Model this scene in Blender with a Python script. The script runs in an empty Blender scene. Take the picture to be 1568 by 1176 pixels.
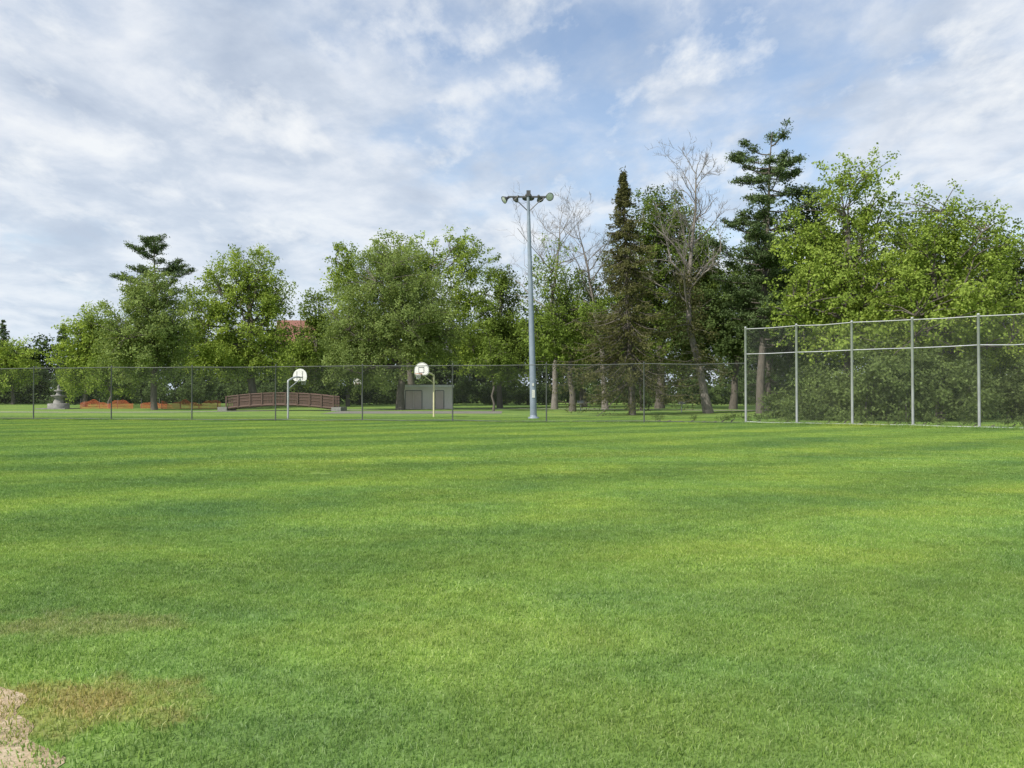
import bpy, math, random
import numpy as np
from mathutils import Vector
rng=np.random.default_rng(7); random.seed(7)
S=bpy.context.scene
S.view_settings.view_transform='Standard'; S.view_settings.look='None'; S.view_settings.exposure=0
COL=S.collection

# ------------------------------------------------------------------ materials
def newmat(name):
    m=bpy.data.materials.new(name); m.use_nodes=True
    nt=m.node_tree; nt.nodes.clear()
    out=nt.nodes.new('ShaderNodeOutputMaterial')
    return m,nt,out
def N(nt,t,**k):
    n=nt.nodes.new(t)
    for a,b in k.items(): setattr(n,a,b)
    return n
def noise(nt,vec,scale,detail=4,rough=0.55,dist=0.0):
    n=N(nt,'ShaderNodeTexNoise'); n.inputs['Scale'].default_value=scale
    n.inputs['Detail'].default_value=detail; n.inputs['Roughness'].default_value=rough
    n.inputs['Distortion'].default_value=dist
    if vec is not None: nt.links.new(vec,n.inputs['Vector'])
    return n.outputs['Fac']
def ramp(nt,fac,stops):
    r=N(nt,'ShaderNodeValToRGB'); e=r.color_ramp.elements
    while len(e)<len(stops): e.new(0.5)
    for i,(p,c) in enumerate(stops):
        e[i].position=p; e[i].color=(c[0],c[1],c[2],1) if hasattr(c,'__len__') else (c,c,c,1)
    nt.links.new(fac,r.inputs['Fac']); return r.outputs['Color']
def mixc(nt,fac,a,b,mode='MIX'):
    m=N(nt,'ShaderNodeMix',data_type='RGBA',blend_type=mode)
    for s,v in ((m.inputs[0],fac),(m.inputs[6],a),(m.inputs[7],b)):
        if isinstance(v,(int,float)): s.default_value=v
        elif isinstance(v,tuple): s.default_value=(v[0],v[1],v[2],1)
        else: nt.links.new(v,s)
    return m.outputs[2]
def math_(nt,op,a,b=None,c=None,clamp=False):
    m=N(nt,'ShaderNodeMath',operation=op); m.use_clamp=clamp
    for i,v in enumerate((a,b,c)):
        if v is None: continue
        if isinstance(v,(int,float)): m.inputs[i].default_value=v
        else: nt.links.new(v,m.inputs[i])
    return m.outputs[0]
def mapping(nt,vec,scale=(1,1,1),rot=(0,0,0),loc=(0,0,0)):
    m=N(nt,'ShaderNodeMapping'); m.inputs['Scale'].default_value=scale
    m.inputs['Rotation'].default_value=rot; m.inputs['Location'].default_value=loc
    nt.links.new(vec,m.inputs['Vector']); return m.outputs[0]

def simple(name,c1,c2=None,scale=3,rough=0.6,metal=0.0,bump=0.0,stretch=(1,1,1)):
    m,nt,out=newmat(name); p=N(nt,'ShaderNodeBsdfPrincipled')
    tc=N(nt,'ShaderNodeTexCoord'); v=mapping(nt,tc.outputs['Object'],stretch)
    f=noise(nt,v,scale,4,0.6)
    c2=c2 or tuple(x*0.7 for x in c1)
    nt.links.new(ramp(nt,f,[(0.3,c2),(0.7,c1)]),p.inputs['Base Color'])
    p.inputs['Roughness'].default_value=rough; p.inputs['Metallic'].default_value=metal
    if bump:
        b=N(nt,'ShaderNodeBump'); b.inputs['Strength'].default_value=bump; b.inputs['Distance'].default_value=0.02
        nt.links.new(f,b.inputs['Height']); nt.links.new(b.outputs[0],p.inputs['Normal'])
    nt.links.new(p.outputs[0],out.inputs[0]); return m

def leafmat(name,dark,light,trans=0.36):
    m,nt,out=newmat(name)
    at=N(nt,'ShaderNodeAttribute',attribute_name='var')
    mid=tuple((a+b)/2 for a,b in zip(dark,light))
    c=ramp(nt,at.outputs['Fac'],[(0,dark),(0.5,mid),(1,light)])
    d=N(nt,'ShaderNodeBsdfDiffuse')
    t=N(nt,'ShaderNodeBsdfTranslucent')
    nt.links.new(c,d.inputs['Color'])
    tc=mixc(nt,1.0,c,(1.2,1.12,0.7),'MULTIPLY'); nt.links.new(tc,t.inputs['Color'])
    ms=N(nt,'ShaderNodeMixShader'); ms.inputs[0].default_value=trans
    nt.links.new(d.outputs[0],ms.inputs[1]); nt.links.new(t.outputs[0],ms.inputs[2])
    nt.links.new(ms.outputs[0],out.inputs[0]); return m

BARK=simple('bark',(0.18,0.155,0.13),(0.08,0.07,0.06),4,0.9,bump=0.6,stretch=(3,3,0.6))
BARKG=simple('weathered_bark',(0.30,0.27,0.24),(0.14,0.12,0.105),4,0.9,stretch=(3,3,0.6))
L_MID=leafmat('leaves_mid',(0.085,0.125,0.030),(0.28,0.385,0.08))
L_LIGHT=leafmat('leaves_light',(0.14,0.21,0.038),(0.42,0.53,0.115))
L_DARK=leafmat('leaves_dark',(0.038,0.062,0.024),(0.125,0.18,0.056),0.25)
L_WILLOW=leafmat('leaves_fine',(0.125,0.175,0.055),(0.34,0.43,0.145))
L_OLIVE=leafmat('needles_olive',(0.068,0.072,0.032),(0.19,0.19,0.075),0.25)
L_PINE=leafmat('needles_pine',(0.05,0.08,0.036),(0.18,0.25,0.10),0.2)
L_BUSH=leafmat('leaves_bush',(0.065,0.095,0.034),(0.25,0.33,0.11))

# ------------------------------------------------------------------ lawn colour (world space, shared)
def lawn_group():
    g=bpy.data.node_groups.new('lawn_colour','ShaderNodeTree')
    g.interface.new_socket('Color',in_out='OUTPUT',socket_type='NodeSocketColor')
    o=g.nodes.new('NodeGroupOutput')
    geo=N(g,'ShaderNodeNewGeometry'); P=geo.outputs['Position']
    n1=noise(g,mapping(g,P,(0.9,1.1,1),(0,0,0.3)),0.16,2,0.6,0.6)
    n2=noise(g,mapping(g,P,(0.75,1.25,1),(0,0,-0.45)),0.5,3,0.6,0.4)
    n3=noise(g,P,2.6,3,0.65)
    c=ramp(g,n1,[(0.30,(0.155,0.272,0.092)),(0.47,(0.215,0.338,0.090)),(0.60,(0.272,0.382,0.090)),(0.75,(0.325,0.408,0.102))])
    c2=ramp(g,n2,[(0.30,(0.15,0.265,0.104)),(0.5,(0.228,0.345,0.092)),(0.7,(0.332,0.415,0.102))])
    c=mixc(g,0.45,c,c2)
    c=mixc(g,1.0,c,ramp(g,n3,[(0.3,0.85),(0.7,1.14)]),'MULTIPLY')
    sx=N(g,'ShaderNodeSeparateXYZ'); g.links.new(P,sx.inputs[0])
    # mown strips about 2.3 m wide running away to the right, softened and bent by noise
    th=math.radians(38)
    u=math_(g,'ADD',math_(g,'MULTIPLY',sx.outputs[0],-math.sin(th)),math_(g,'MULTIPLY',sx.outputs[1],math.cos(th)))
    u=math_(g,'MULTIPLY_ADD',n1,1.4,u)
    w=math_(g,'SINE',math_(g,'MULTIPLY',u,2*math.pi/4.6))
    w=math_(g,'MULTIPLY_ADD',w,0.5,0.5)
    c=mixc(g,1.0,c,ramp(g,w,[(0.15,(0.87,0.90,0.93)),(0.85,(1.13,1.10,1.04))]),'MULTIPLY')
    b=noise(g,mapping(g,P,(0.05,1.0,1),(0,0,-0.08)),0.55,2,0.5)
    c=mixc(g,1.0,c,ramp(g,b,[(0.38,0.95),(0.60,1.06)]),'MULTIPLY')
    def spot(cx,cy,rx,ry):
        dx=math_(g,'DIVIDE',math_(g,'SUBTRACT',sx.outputs[0],cx),rx); dy=math_(g,'DIVIDE',math_(g,'SUBTRACT',sx.outputs[1],cy),ry)
        q=math_(g,'ADD',math_(g,'MULTIPLY',dx,dx),math_(g,'MULTIPLY',dy,dy))
        q=math_(g,'ADD',q,math_(g,'MULTIPLY',math_(g,'SUBTRACT',n3,0.5),3.0))
        return math_(g,'SUBTRACT',1.0,q,clamp=True)
    c=mixc(g,math_(g,'MULTIPLY',spot(-2.45,4.4,0.8,0.5),0.55),c,(0.42,0.28,0.13))
    c=mixc(g,math_(g,'MULTIPLY',spot(-3.2,5.9,0.9,0.45),0.35),c,(0.42,0.36,0.18))
    g.links.new(c,o.inputs[0]); return g
LG=lawn_group()
def lawn_mat(name,blade):
    m,nt,out=newmat(name)
    g=N(nt,'ShaderNodeGroup'); g.node_tree=LG; c=g.outputs[0]
    if blade:
        at=N(nt,'ShaderNodeAttribute',attribute_name='var')
        c=mixc(nt,1.0,c,ramp(nt,at.outputs['Fac'],[(0,(0.66,0.76,0.66)),(0.80,(1.3,1.24,1.1)),(0.84,(1.3,1.24,1.1)),(0.87,(1.65,1.4,1.9)),(1,(1.9,1.6,2.5))]),'MULTIPLY')
        d=N(nt,'ShaderNodeBsdfDiffuse')
        t=N(nt,'ShaderNodeBsdfTranslucent'); nt.links.new(c,d.inputs['Color']); nt.links.new(c,t.inputs['Color'])
        ms=N(nt,'ShaderNodeMixShader'); ms.inputs[0].default_value=0.35
        nt.links.new(d.outputs[0],ms.inputs[1]); nt.links.new(t.outputs[0],ms.inputs[2]); nt.links.new(ms.outputs[0],out.inputs[0])
    else:
        d=N(nt,'ShaderNodeBsdfDiffuse')
        geo=N(nt,'ShaderNodeNewGeometry')
        f=noise(nt,geo.outputs['Position'],30,3,0.7)
        c=mixc(nt,1.0,c,ramp(nt,f,[(0.3,0.50),(0.7,0.98)]),'MULTIPLY')
        nt.links.new(c,d.inputs['Color'])
        nt.links.new(d.outputs[0],out.inputs[0])
    return m
GROUND=lawn_mat('lawn_ground',False); BLADE=lawn_mat('grass_blades',True)

# ------------------------------------------------------------------ mesh helpers
def quadmesh(name,V,F,mats,mi=None,var=None,smooth=None):
    V=np.asarray(V,dtype=np.float32); F=np.asarray(F,dtype=np.int32)
    me=bpy.data.meshes.new(name); me.vertices.add(len(V)); me.vertices.foreach_set('co',V.ravel())
    me.loops.add(F.size); me.loops.foreach_set('vertex_index',F.ravel())
    me.polygons.add(len(F)); me.polygons.foreach_set('loop_start',np.arange(0,F.size,4,dtype=np.int32))
    for m in mats: me.materials.append(m)
    if mi is not None: me.polygons.foreach_set('material_index',np.asarray(mi,dtype=np.int32))
    sm=np.zeros(len(F),dtype=bool) if smooth is None else smooth
    me.polygons.foreach_set('use_smooth',sm)
    if var is not None:
        a=me.attributes.new('var','FLOAT','FACE'); a.data.foreach_set('value',np.asarray(var,dtype=np.float32))
    me.update(calc_edges=True); me.validate()
    return me
def obj(name,me,parent=None,loc=(0,0,0),rot=(0,0,0)):
    o=bpy.data.objects.new(name,me); COL.objects.link(o); o.location=loc; o.rotation_euler=rot
    if parent: o.parent=parent
    return o
def empty(name,loc=(0,0,0),rot=(0,0,0)):
    return obj(name,None,None,loc,rot)

class MB:
    def __init__(s): s.V=[];s.F=[];s.n=0
    def add(s,v,f):
        s.V.append(np.asarray(v,dtype=float)); s.F.append(np.asarray(f,dtype=int)+s.n); s.n+=len(v)
    def tube(s,P,R,k=6):
        P=np.asarray(P,float); R=np.asarray(R,float)*np.ones(len(P))
        T=np.gradient(P,axis=0); T/=np.linalg.norm(T,axis=1)[:,None]+1e-9
        D=P[-1]-P[0]; ref=np.array([1.,0,0]) if abs(D[2])>0.75*np.linalg.norm(D) else np.array([0,0,1.])
        U=np.cross(T,ref); U/=np.linalg.norm(U,axis=1)[:,None]+1e-9; W=np.cross(T,U)
        a=np.arange(k)*2*np.pi/k
        v=P[:,None,:]+R[:,None,None]*(np.cos(a)[None,:,None]*U[:,None,:]+np.sin(a)[None,:,None]*W[:,None,:])
        n=len(P); i=np.arange(n-1)[:,None]*k; j=np.arange(k)[None,:]; j2=(j+1)%k
        f=np.stack([i+j,i+j2,i+k+j2,i+k+j],-1).reshape(-1,4)
        s.add(v.reshape(-1,3),f)
    def box(s,c,h,rz=0.0):
        c=np.asarray(c,float); h=np.asarray(h,float)
        v=np.array([[x,y,z] for x in(-1,1) for y in(-1,1) for z in(-1,1)],float)*h
        ca,sa=math.cos(rz),math.sin(rz); R=np.array([[ca,-sa,0],[sa,ca,0],[0,0,1]])
        v=v@R.T+c
        s.add(v,[[0,1,3,2],[4,6,7,5],[0,4,5,1],[2,3,7,6],[0,2,6,4],[1,5,7,3]])
    def lathe(s,prof,c,k=20,axis=None):
        prof=np.asarray(prof,float); a=np.arange(k)*2*np.pi/k; n=len(prof)
        v=np.stack([prof[:,0][:,None]*np.cos(a),prof[:,0][:,None]*np.sin(a),prof[:,1][:,None]*np.ones(k)],-1).reshape(-1,3)
        if axis is not None:
            q=Vector(axis).to_track_quat('Z','Y').to_matrix(); v=v@np.array(q).T
        v=v+np.asarray(c,float)
        i=np.arange(n-1)[:,None]*k; j=np.arange(k)[None,:]; j2=(j+1)%k
        s.add(v,np.stack([i+j,i+j2,i+k+j2,i+k+j],-1).reshape(-1,4))
    def arrays(s): return np.concatenate(s.V),np.concatenate(s.F)
    def mesh(s,name,mat,smooth=False):
        V,F=s.arrays(); return quadmesh(name,V,F,[mat],smooth=np.full(len(F),smooth))

def gz(y):  return float(np.interp(y,[64,110,150],[0,0.35,0.8]))
def unit(a): return a/(np.linalg.norm(a,axis=-1,keepdims=True)+1e-9)

def leaves(C,out,L,W,up=0.5,outw=0.5,jit=0.35):
    n=len(C); nr=unit(rng.normal(size=(n,3))+outw*out+np.array([0,0,up]))
    a=unit(np.cross(nr,rng.normal(size=(n,3)))); b=np.cross(nr,a)
    s=rng.uniform(1-jit,1+jit,size=(n,1)); l=L*s/2; w=W*s/2
    v=np.stack([C-a*l,C+b*w+a*l*0.1,C+a*l,C-b*w+a*l*0.1],1).reshape(-1,3)
    return v,np.arange(n*4).reshape(-1,4)
def curve(p0,p1,n=5,sag=0.0,wob=0.0):
    t=np.linspace(0,1,n)[:,None]; P=p0*(1-t)+p1*t
    P[:,2]+=sag*np.sin(np.pi*t[:,0])
    if wob: 
        w=rng.normal(size=(n,3))*wob; w[0]=0; w[-1]=0; P=P+w
    return P

def finish_tree(name,mb,LV,LF,var,matw,matl,loc):
    V,F=mb.arrays(); nw=len(F)
    V2=np.concatenate([V,LV]) if len(LV) else V; F2=np.concatenate([F,LF+len(V)]) if len(LV) else F
    mi=np.concatenate([np.zeros(nw,int),np.ones(len(F2)-nw,int)])
    vv=np.concatenate([np.zeros(nw),var]) if len(LV) else np.zeros(nw)
    return obj(name,quadmesh(name,V2,F2,[matw,matl],mi,vv,mi==0),loc=loc)

def broadleaf(name,x,y,lobes,mat,tr=0.35,ncl=240,lp=130,leaf=0.2,cr=0.8,lean=0.0,fork=0.25,shell=2.3,wood=None,squash=0.75,up=0.5,vbias=0.0,dens=2.0):
    wood=wood or BARK; ncl=int(ncl*dens); leaf*=1.12; cr*=0.92; lp*=0.66
    lob=np.array([(l[0],l[4] if len(l)>4 else 0.0,l[1],l[2],l[5] if len(l)>5 else l[2]*rng.uniform(0.8,1.05),l[3]) for l in lobes])
    lob[:,1]+=np.where(np.abs(lob[:,1])<1e-6,rng.uniform(-0.35,0.35,len(lob))*lob[:,4],0)
    H=(lob[:,2]+lob[:,5]).max(); mb=MB()
    topx=lob[np.argmax(lob[:,2]),0]
    zt=np.linspace(0,1,9)
    tx=lean*zt+topx*zt**2+np.concatenate([[0],rng.normal(size=8)*0.12]); ty=np.concatenate([[0],rng.normal(size=8)*0.12])
    TP=np.stack([tx,ty,zt*H*0.86-0.1],-1)
    TR=tr*np.array([1.35,1.0,0.9,0.8,0.66,0.5,0.36,0.22,0.1]); mb.tube(TP,TR,9)
    nodes=[TP[i] for i in range(3,9)]; nr=[TR[i] for i in range(3,9)]
    for l in lob:
        for k in range(3):
            end=l[:3]+rng.uniform(-0.55,0.55,3)*l[3:6]
            zs=np.clip(rng.uniform(fork,0.62)*H,fork*H,max(fork*H,end[2]-0.6)); 
            st=np.array([np.interp(zs,TP[:,2],TP[:,0]),np.interp(zs,TP[:,2],TP[:,1]),zs])
            P=curve(st,end,8,sag=rng.uniform(-0.3,0.8),wob=0.16)
            r0=tr*rng.uniform(0.32,0.5); R=np.linspace(r0,0.05,8); mb.tube(P,R,6)
            nodes+= [P[i] for i in range(2,8)]; nr+=[R[i] for i in range(2,8)]
    nodes=np.array(nodes)
    vol=lob[:,3]*lob[:,4]*lob[:,5]; pr=vol**0.75; pr/=pr.sum()
    which=rng.choice(len(lob),ncl,p=pr)
    d=unit(rng.normal(size=(ncl,3))); r=rng.uniform(0,1,(ncl,1))**(1/shell)
    r=r*(1+0.16*rng.normal(size=(ncl,1)))
    C=lob[which,:3]+d*r*lob[which,3:6]
    C=C[C[:,2]>1.6]; ncl=len(C)
    cen=lob[:,:3].mean(0)
    for c in C[::2]:
        dd=np.linalg.norm(nodes-c,axis=1)+np.where(nodes[:,2]>c[2],1.5,0); i=int(dd.argmin())
        mb.tube(curve(nodes[i],c,4,sag=0.15,wob=0.07),[min(0.07,nr[i]),0.04,0.03,0.018],4)
    rad=cr*rng.uniform(0.4,1.5,ncl); cnt=np.maximum(8,(lp*(rad/cr)**1.5*rng.uniform(0.6,1.3,ncl)).astype(int))
    idx=np.repeat(np.arange(ncl),cnt)
    ax=unit(unit(C-cen)+rng.normal(size=(ncl,3))*0.7+np.array([0,0,0.1]))
    al=rng.uniform(-1,1.25,len(idx)); off=rng.normal(size=(len(idx),3))*0.40*(1.15-0.45*np.abs(al))[:,None]
    off=(off*np.array([1,1,squash])+ax[idx]*al[:,None]*0.85)*rad[idx][:,None]
    off[:,2]-=0.18*rad[idx]*al**2
    LC=C[idx]+off; outv=unit(C[idx]-cen)*0.6+unit(off)*0.6
    v,f=leaves(LC,outv,leaf,leaf*0.66,up=up,outw=0.8)
    cv=rng.normal(size=ncl)*0.19+0.48+vbias; var=np.clip(cv[idx]+rng.normal(size=len(idx))*0.17,0,1)
    return finish_tree(name,mb,v,f,var,wood,mat,(x,y,gz(y)))

def spruce(name,x,y,H,Rm,mat,nb=260,per=150,z0=0.1,leanx=0.0,pw=0.8,ragged=0.3,droop=0.35,nl=0.3,wood=None,tr=0.3,knob=False):
    mb=MB(); z=np.linspace(0,1,9); TP=np.stack([leanx*z,z*0,z*H-0.1],-1); mb.tube(TP,tr*(1.05-z)**0.9+0.02,8)
    Cs=[];Os=[];Vs=[]
    for i in range(nb):
        t=z0+(1-z0)*(rng.uniform()**0.85); R=Rm*(1-t)**pw*(1+ragged*rng.normal()*0.8)+0.25
        R=max(0.3,R); a=rng.uniform(0,2*np.pi); st=np.array([leanx*t,0,t*H])
        dz=-droop*R*rng.uniform(0.5,1.3); u=np.linspace(0,1,6)
        P=st+np.stack([np.cos(a)*R*u,np.sin(a)*R*u,dz*u**0.8+0.22*R*u**4],-1)
        mb.tube(P,np.linspace(0.05,0.012,6),4)
        m=int(per*(0.25+R/Rm)); uu=rng.uniform(0.12,1,m)**0.8
        c=np.stack([np.interp(uu,u,P[:,k]) for k in range(3)],-1)
        w=0.10+0.22*R*(1-uu)*0.6; side=np.array([-np.sin(a),np.cos(a),0])
        c=c+side*(rng.uniform(-1,1,m)*w*1.6)[:,None]; c[:,2]-=rng.uniform(0,1,m)**1.5*(0.2+0.10*R)
        Cs.append(c);Os.append(np.tile([np.cos(a),np.sin(a),0],(m,1))); Vs.append(np.clip(rng.normal()*0.22+0.45+rng.normal(size=m)*0.15,0,1))
    if knob:
        for kz,kr,kn in((-0.2,0.16,220),(-1.3,0.22,260),(-2.3,0.3,260)):
            c=np.array([leanx+0.1*kz*0.3,0,H+kz])+rng.normal(size=(kn,3))*np.array([kr,kr,0.28]); Cs.append(c);Os.append(c*0);Vs.append(np.full(kn,0.3))
    C=np.concatenate(Cs); v,f=leaves(C,np.concatenate(Os),nl,nl*0.3,up=0.2,outw=0.5)
    return finish_tree(name,mb,v,f,np.concatenate(Vs),wood or BARK,mat,(x,y,gz(y)))

def white_pine(name,x,y,H,Rm,mat,nb=46,z0=0.35,per=16,topx=0.0,tr=0.4):
    mb=MB(); z=np.linspace(0,1,9); TP=np.stack([topx*z+np.r_[0,rng.normal(size=7)*0.08,0],z*0,z*H-0.1],-1); mb.tube(TP,tr*(1.03-z)+0.02,8)
    Cs=[];Os=[];Vs=[]
    for i in range(nb):
        t=z0+(0.99-z0)*rng.uniform(); prof=min(1,(1-t)*3.8+0.22)
        R=Rm*prof*rng.uniform(0.35,1.2); a=rng.uniform(0,6.283)
        st=np.array([topx*t,0,t*H]); u=np.linspace(0,1,7); rise=rng.uniform(0.02,0.45)+0.35*max(0,t-0.8)*5
        P=st+np.stack([np.cos(a)*R*u,np.sin(a)*R*u,rise*R*u**1.6-0.06*R*np.sin(np.pi*u)],-1); mb.tube(P,np.linspace(0.085,0.02,7),5)
        for k in range(int(per*(0.4+0.8*R/Rm))):
            uu=rng.uniform(0.25,1.0)**0.7; b=np.array([np.interp(uu,u,P[:,q]) for q in range(3)])
            sd=rng.uniform(-1,1)*(0.2+0.36*R*(1.1-uu)); e=b+np.array([-math.sin(a)*sd,math.cos(a)*sd,0.25*abs(sd)+rng.uniform(-0.1,0.3)])+np.array([math.cos(a),math.sin(a),0])*abs(sd)*0.4
            mb.tube(curve(b,e,3),[0.025,0.018,0.01],3)
            m=int(rng.uniform(20,50)); c=e+rng.normal(size=(m,3))*np.array([0.24,0.24,0.12])+np.array([0,0,0.06])
            Cs.append(c);Os.append(np.tile([0,0,1.],(m,1)));Vs.append(np.clip(rng.normal()*0.2+0.5+rng.normal(size=m)*0.15,0,1))
    C=np.concatenate(Cs); v,f=leaves(C,np.concatenate(Os),0.26,0.10,up=0.6,outw=0.2)
    return finish_tree(name,mb,v,f,np.concatenate(Vs),BARK,mat,(x,y,gz(y)))

def bare_tree(name,x,y,path,tr,mat,limbs,ll=5.0,spread=0.8,depth=4,z0=0.45,leafy=None):
    mb=MB()
    P=np.array([(p[0],0,p[1]) for p in path],float); n=len(P)
    tt=np.linspace(0,n-1,12); TP=np.stack([np.interp(tt,range(n),P[:,k]) for k in range(3)],-1); TP[1:-1,:2]+=rng.normal(size=(10,2))*0.07
    TRr=np.linspace(tr,0.05,12); TRr[0]*=1.3; mb.tube(TP,TRr,9)
    def grow(p,d,L,r,dep):
        m=6; pts=[p]; dd=d.copy()
        for i in range(m-1):
            dd=unit(dd+rng.normal(size=3)*0.17+np.array([0,0,0.06])); pts.append(pts[-1]+dd*L/(m-1))
        pts=np.array(pts); R=np.linspace(r,r*0.35,m); mb.tube(pts,R,5 if dep>1 else 3)
        if dep<=0: return
        for k in range(rng.integers(3,6)):
            i=rng.integers(1,m); t=unit(dd*0.9+rng.normal(size=3)*0.62+np.array([0,0,0.15]))
            grow(pts[i],t,L*rng.uniform(0.38,0.62),max(0.015,R[i]*0.6),dep-1)
    for i in range(limbs):
        t=z0+(1-z0)*(i+rng.uniform())/limbs; k=t*11; k0=min(10,int(k)); p=TP[k0]+(TP[k0+1]-TP[k0])*(k-k0)
        a=rng.uniform(0,2*np.pi); d=unit(np.array([math.cos(a)*spread,math.sin(a)*spread,rng.uniform(0.5,1.1)]))
        grow(p,d,ll*(1.15-0.6*t)*rng.uniform(0.7,1.2),max(0.045,np.interp(k,range(12),TRr)*0.5),depth-1)
    grow(TP[-1],np.array([0,0,1.]),ll*0.35,0.045,2)
    if leafy:
        zlo,zhi,rad,ncl,lmat=leafy
        C=[]
        for i in range(ncl):
            z=rng.uniform(zlo,zhi); k=int(np.abs(TP[:,2]-z).argmin()); a=rng.uniform(0,6.28); rr=rng.uniform(0.2,1)*rad*(1-0.5*(z-zlo)/(zhi-zlo))
            c=np.array([TP[k,0]+math.cos(a)*rr,math.sin(a)*rr,z-rr*0.2]); mb.tube(curve(np.array([TP[k,0],TP[k,1],z]),c,4,sag=0.2),[0.04,0.03,0.02,0.01],4); C.append(c)
        C=np.array(C); idx=np.repeat(np.arange(ncl),60); off=rng.normal(size=(len(idx),3))*np.array([0.42,0.42,0.34])
        v,f=leaves(C[idx]+off,unit(off),0.19,0.11); var=np.clip(rng.normal(size=len(idx))*0.2+0.45,0,1)
        return finish_tree(name,mb,v,f,var,mat,lmat,(x,y,gz(y)))
    return finish_tree(name,mb,np.zeros((0,3)),np.zeros((0,4),int),np.zeros(0),mat,L_MID,(x,y,gz(y)))

# ------------------------------------------------------------------ ground, court, path, dirt
ys=[-300,64,110,150,3500]; V=[];F=[]
for yy in ys:
    for xx in (-3500,0,3500): V.append((xx,yy,gz(yy)))
for i in range(len(ys)-1):
    for j in range(2): a=i*3+j; F.append((a,a+1,a+4,a+3))
obj('ground',quadmesh('ground',V,F,[GROUND]))
PATHM=simple('path_concrete',(0.42,0.39,0.34),(0.30,0.28,0.24),1.5,0.9)
COURT=simple('court_asphalt',(0.24,0.225,0.19),(0.16,0.155,0.135),0.8,0.9)
def ribbon(name,pts,w,mat,dz):
    P=np.array(pts,float); t=np.linspace(0,len(P)-1,40); X=np.interp(t,range(len(P)),P[:,0]); Y=np.interp(t,range(len(P)),P[:,1])
    k=np.ones(5)/5; Y[2:-2]=np.convolve(Y,k,'valid')
    V=[];F=[]
    for i in range(40):
        V+= [(X[i],Y[i]-w/2,gz(Y[i]-w/2)+dz),(X[i],Y[i]+w/2,gz(Y[i]+w/2)+dz)]
        if i: a=2*(i-1); F.append((a,a+2,a+3,a+1))
    return obj(name,quadmesh(name,V,F,[mat]))
ribbon('footpath',[(-130,76),(-60,80),(-35,78),(-28,83),(-10,92),(6,94),(25,84),(45,88)],1.9,PATHM,0.02)
obj('basketball_court',quadmesh('court',[(-18,74,gz(74)+0.012),(-1,74,gz(74)+0.012),(-1,83,gz(83)+0.012),(-18,83,gz(83)+0.012)],[(0,1,2,3)],[COURT]))

def dirt_edge(y):
    return float(np.interp(y,[-6,0,2.6,3.3,3.7,4.1,4.6,5.2,6.0],[1.0,-1.3,-2.2,-2.50,-2.72,-3.0,-3.5,-4.4,-6.5]))+0.06*math.sin(y*7.3)+0.04*math.sin(y*17+1)
m,nt,out=newmat('infield_dirt'); p=N(nt,'ShaderNodeBsdfDiffuse'); geo=N(nt,'ShaderNodeNewGeometry')
f1=noise(nt,geo.outputs['Position'],7,6,0.7); f2=noise(nt,geo.outputs['Position'],55,5,0.75)
c=ramp(nt,f1,[(0.3,(0.34,0.25,0.16)),(0.5,(0.50,0.39,0.26)),(0.7,(0.60,0.50,0.36))]); c=mixc(nt,1.0,c,ramp(nt,f2,[(0.3,0.6),(0.65,1.1)]),'MULTIPLY')
nt.links.new(c,p.inputs['Color'])
b=N(nt,'ShaderNodeBump'); b.inputs['Strength'].default_value=0.5; b.inputs['Distance'].default_value=0.012; nt.links.new(f2,b.inputs['Height']); nt.links.new(b.outputs[0],p.inputs['Normal'])
nt.links.new(p.outputs[0],out.inputs[0]); DIRT=m
V=[];F=[]; yy=np.linspace(-6,5.8,240)
for i,y in enumerate(yy):
    V+=[(-9,y,0.004),(max(-8.9,dirt_edge(y)+0.55),y,0.004)]
    if i: a=2*(i-1); F.append((a,a+1,a+3,a+2))
obj('infield_dirt',quadmesh('infield_dirt',V,F,[DIRT]))

# ------------------------------------------------------------------ grass
def blades(bx,by,h,w,lean):
    n=len(bx); a=rng.uniform(0,2*np.pi,n)
    B=np.stack([bx,by,np.zeros(n)],-1); side=np.stack([np.cos(a),np.sin(a),np.zeros(n)],-1)
    la=rng.uniform(0,2*np.pi,n); ld=np.stack([np.cos(la),np.sin(la),np.zeros(n)],-1)*(rng.uniform(0.1,lean,n)*h)[:,None]
    up=np.array([0,0,1.])*h[:,None]; W=w*rng.uniform(0.6,1.3,n)[:,None]
    v=np.stack([B-side*W/2,B+side*W/2,B+up*0.6+ld*0.35+side*W*0.4,B+up*0.6+ld*0.35-side*W*0.4,
                B+up*0.93+ld+side*W*0.08,B+up*0.93+ld-side*W*0.08],1).reshape(-1,3)
    i=np.arange(n)[:,None]*6; f=np.concatenate([i+np.array([0,1,2,3]),i+np.array([3,2,4,5])],1).reshape(-1,4)
    return v,f,np.repeat(rng.uniform(0,1,n),2)
def patch(name,L,n,h0,h1,w,lean=0.6):
    bx=rng.uniform(-L/2,L/2,n); by=rng.uniform(-L/2,L/2,n)
    h=rng.uniform(h0,h1,n)*(0.8+0.25*np.sin(bx*2*np.pi/L*3+1)*np.sin(by*2*np.pi/L*2))
    v,f,var=blades(bx,by,h,w,lean)
    return quadmesh(name,v,f,[BLADE],var=var)
def instancer(name,patchme,pts):
    V=[];F=[]
    for (x,y,z,s,a) in pts:
        c,sn=math.cos(a)*s/2,math.sin(a)*s/2; n=len(V)
        for u,w in((-1,-1),(1,-1),(1,1),(-1,1)): V.append((x+u*c-w*sn,y+u*sn+w*c,z))
        F.append((n,n+1,n+2,n+3))
    par=obj(name,quadmesh(name,V,F,[BLADE])); par.instance_type='FACES'; par.use_instance_faces_scale=True
    par.instance_faces_scale=1.0; par.show_instancer_for_render=False; par.show_instancer_for_viewport=False
    obj('blades',patchme,par)
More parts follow.
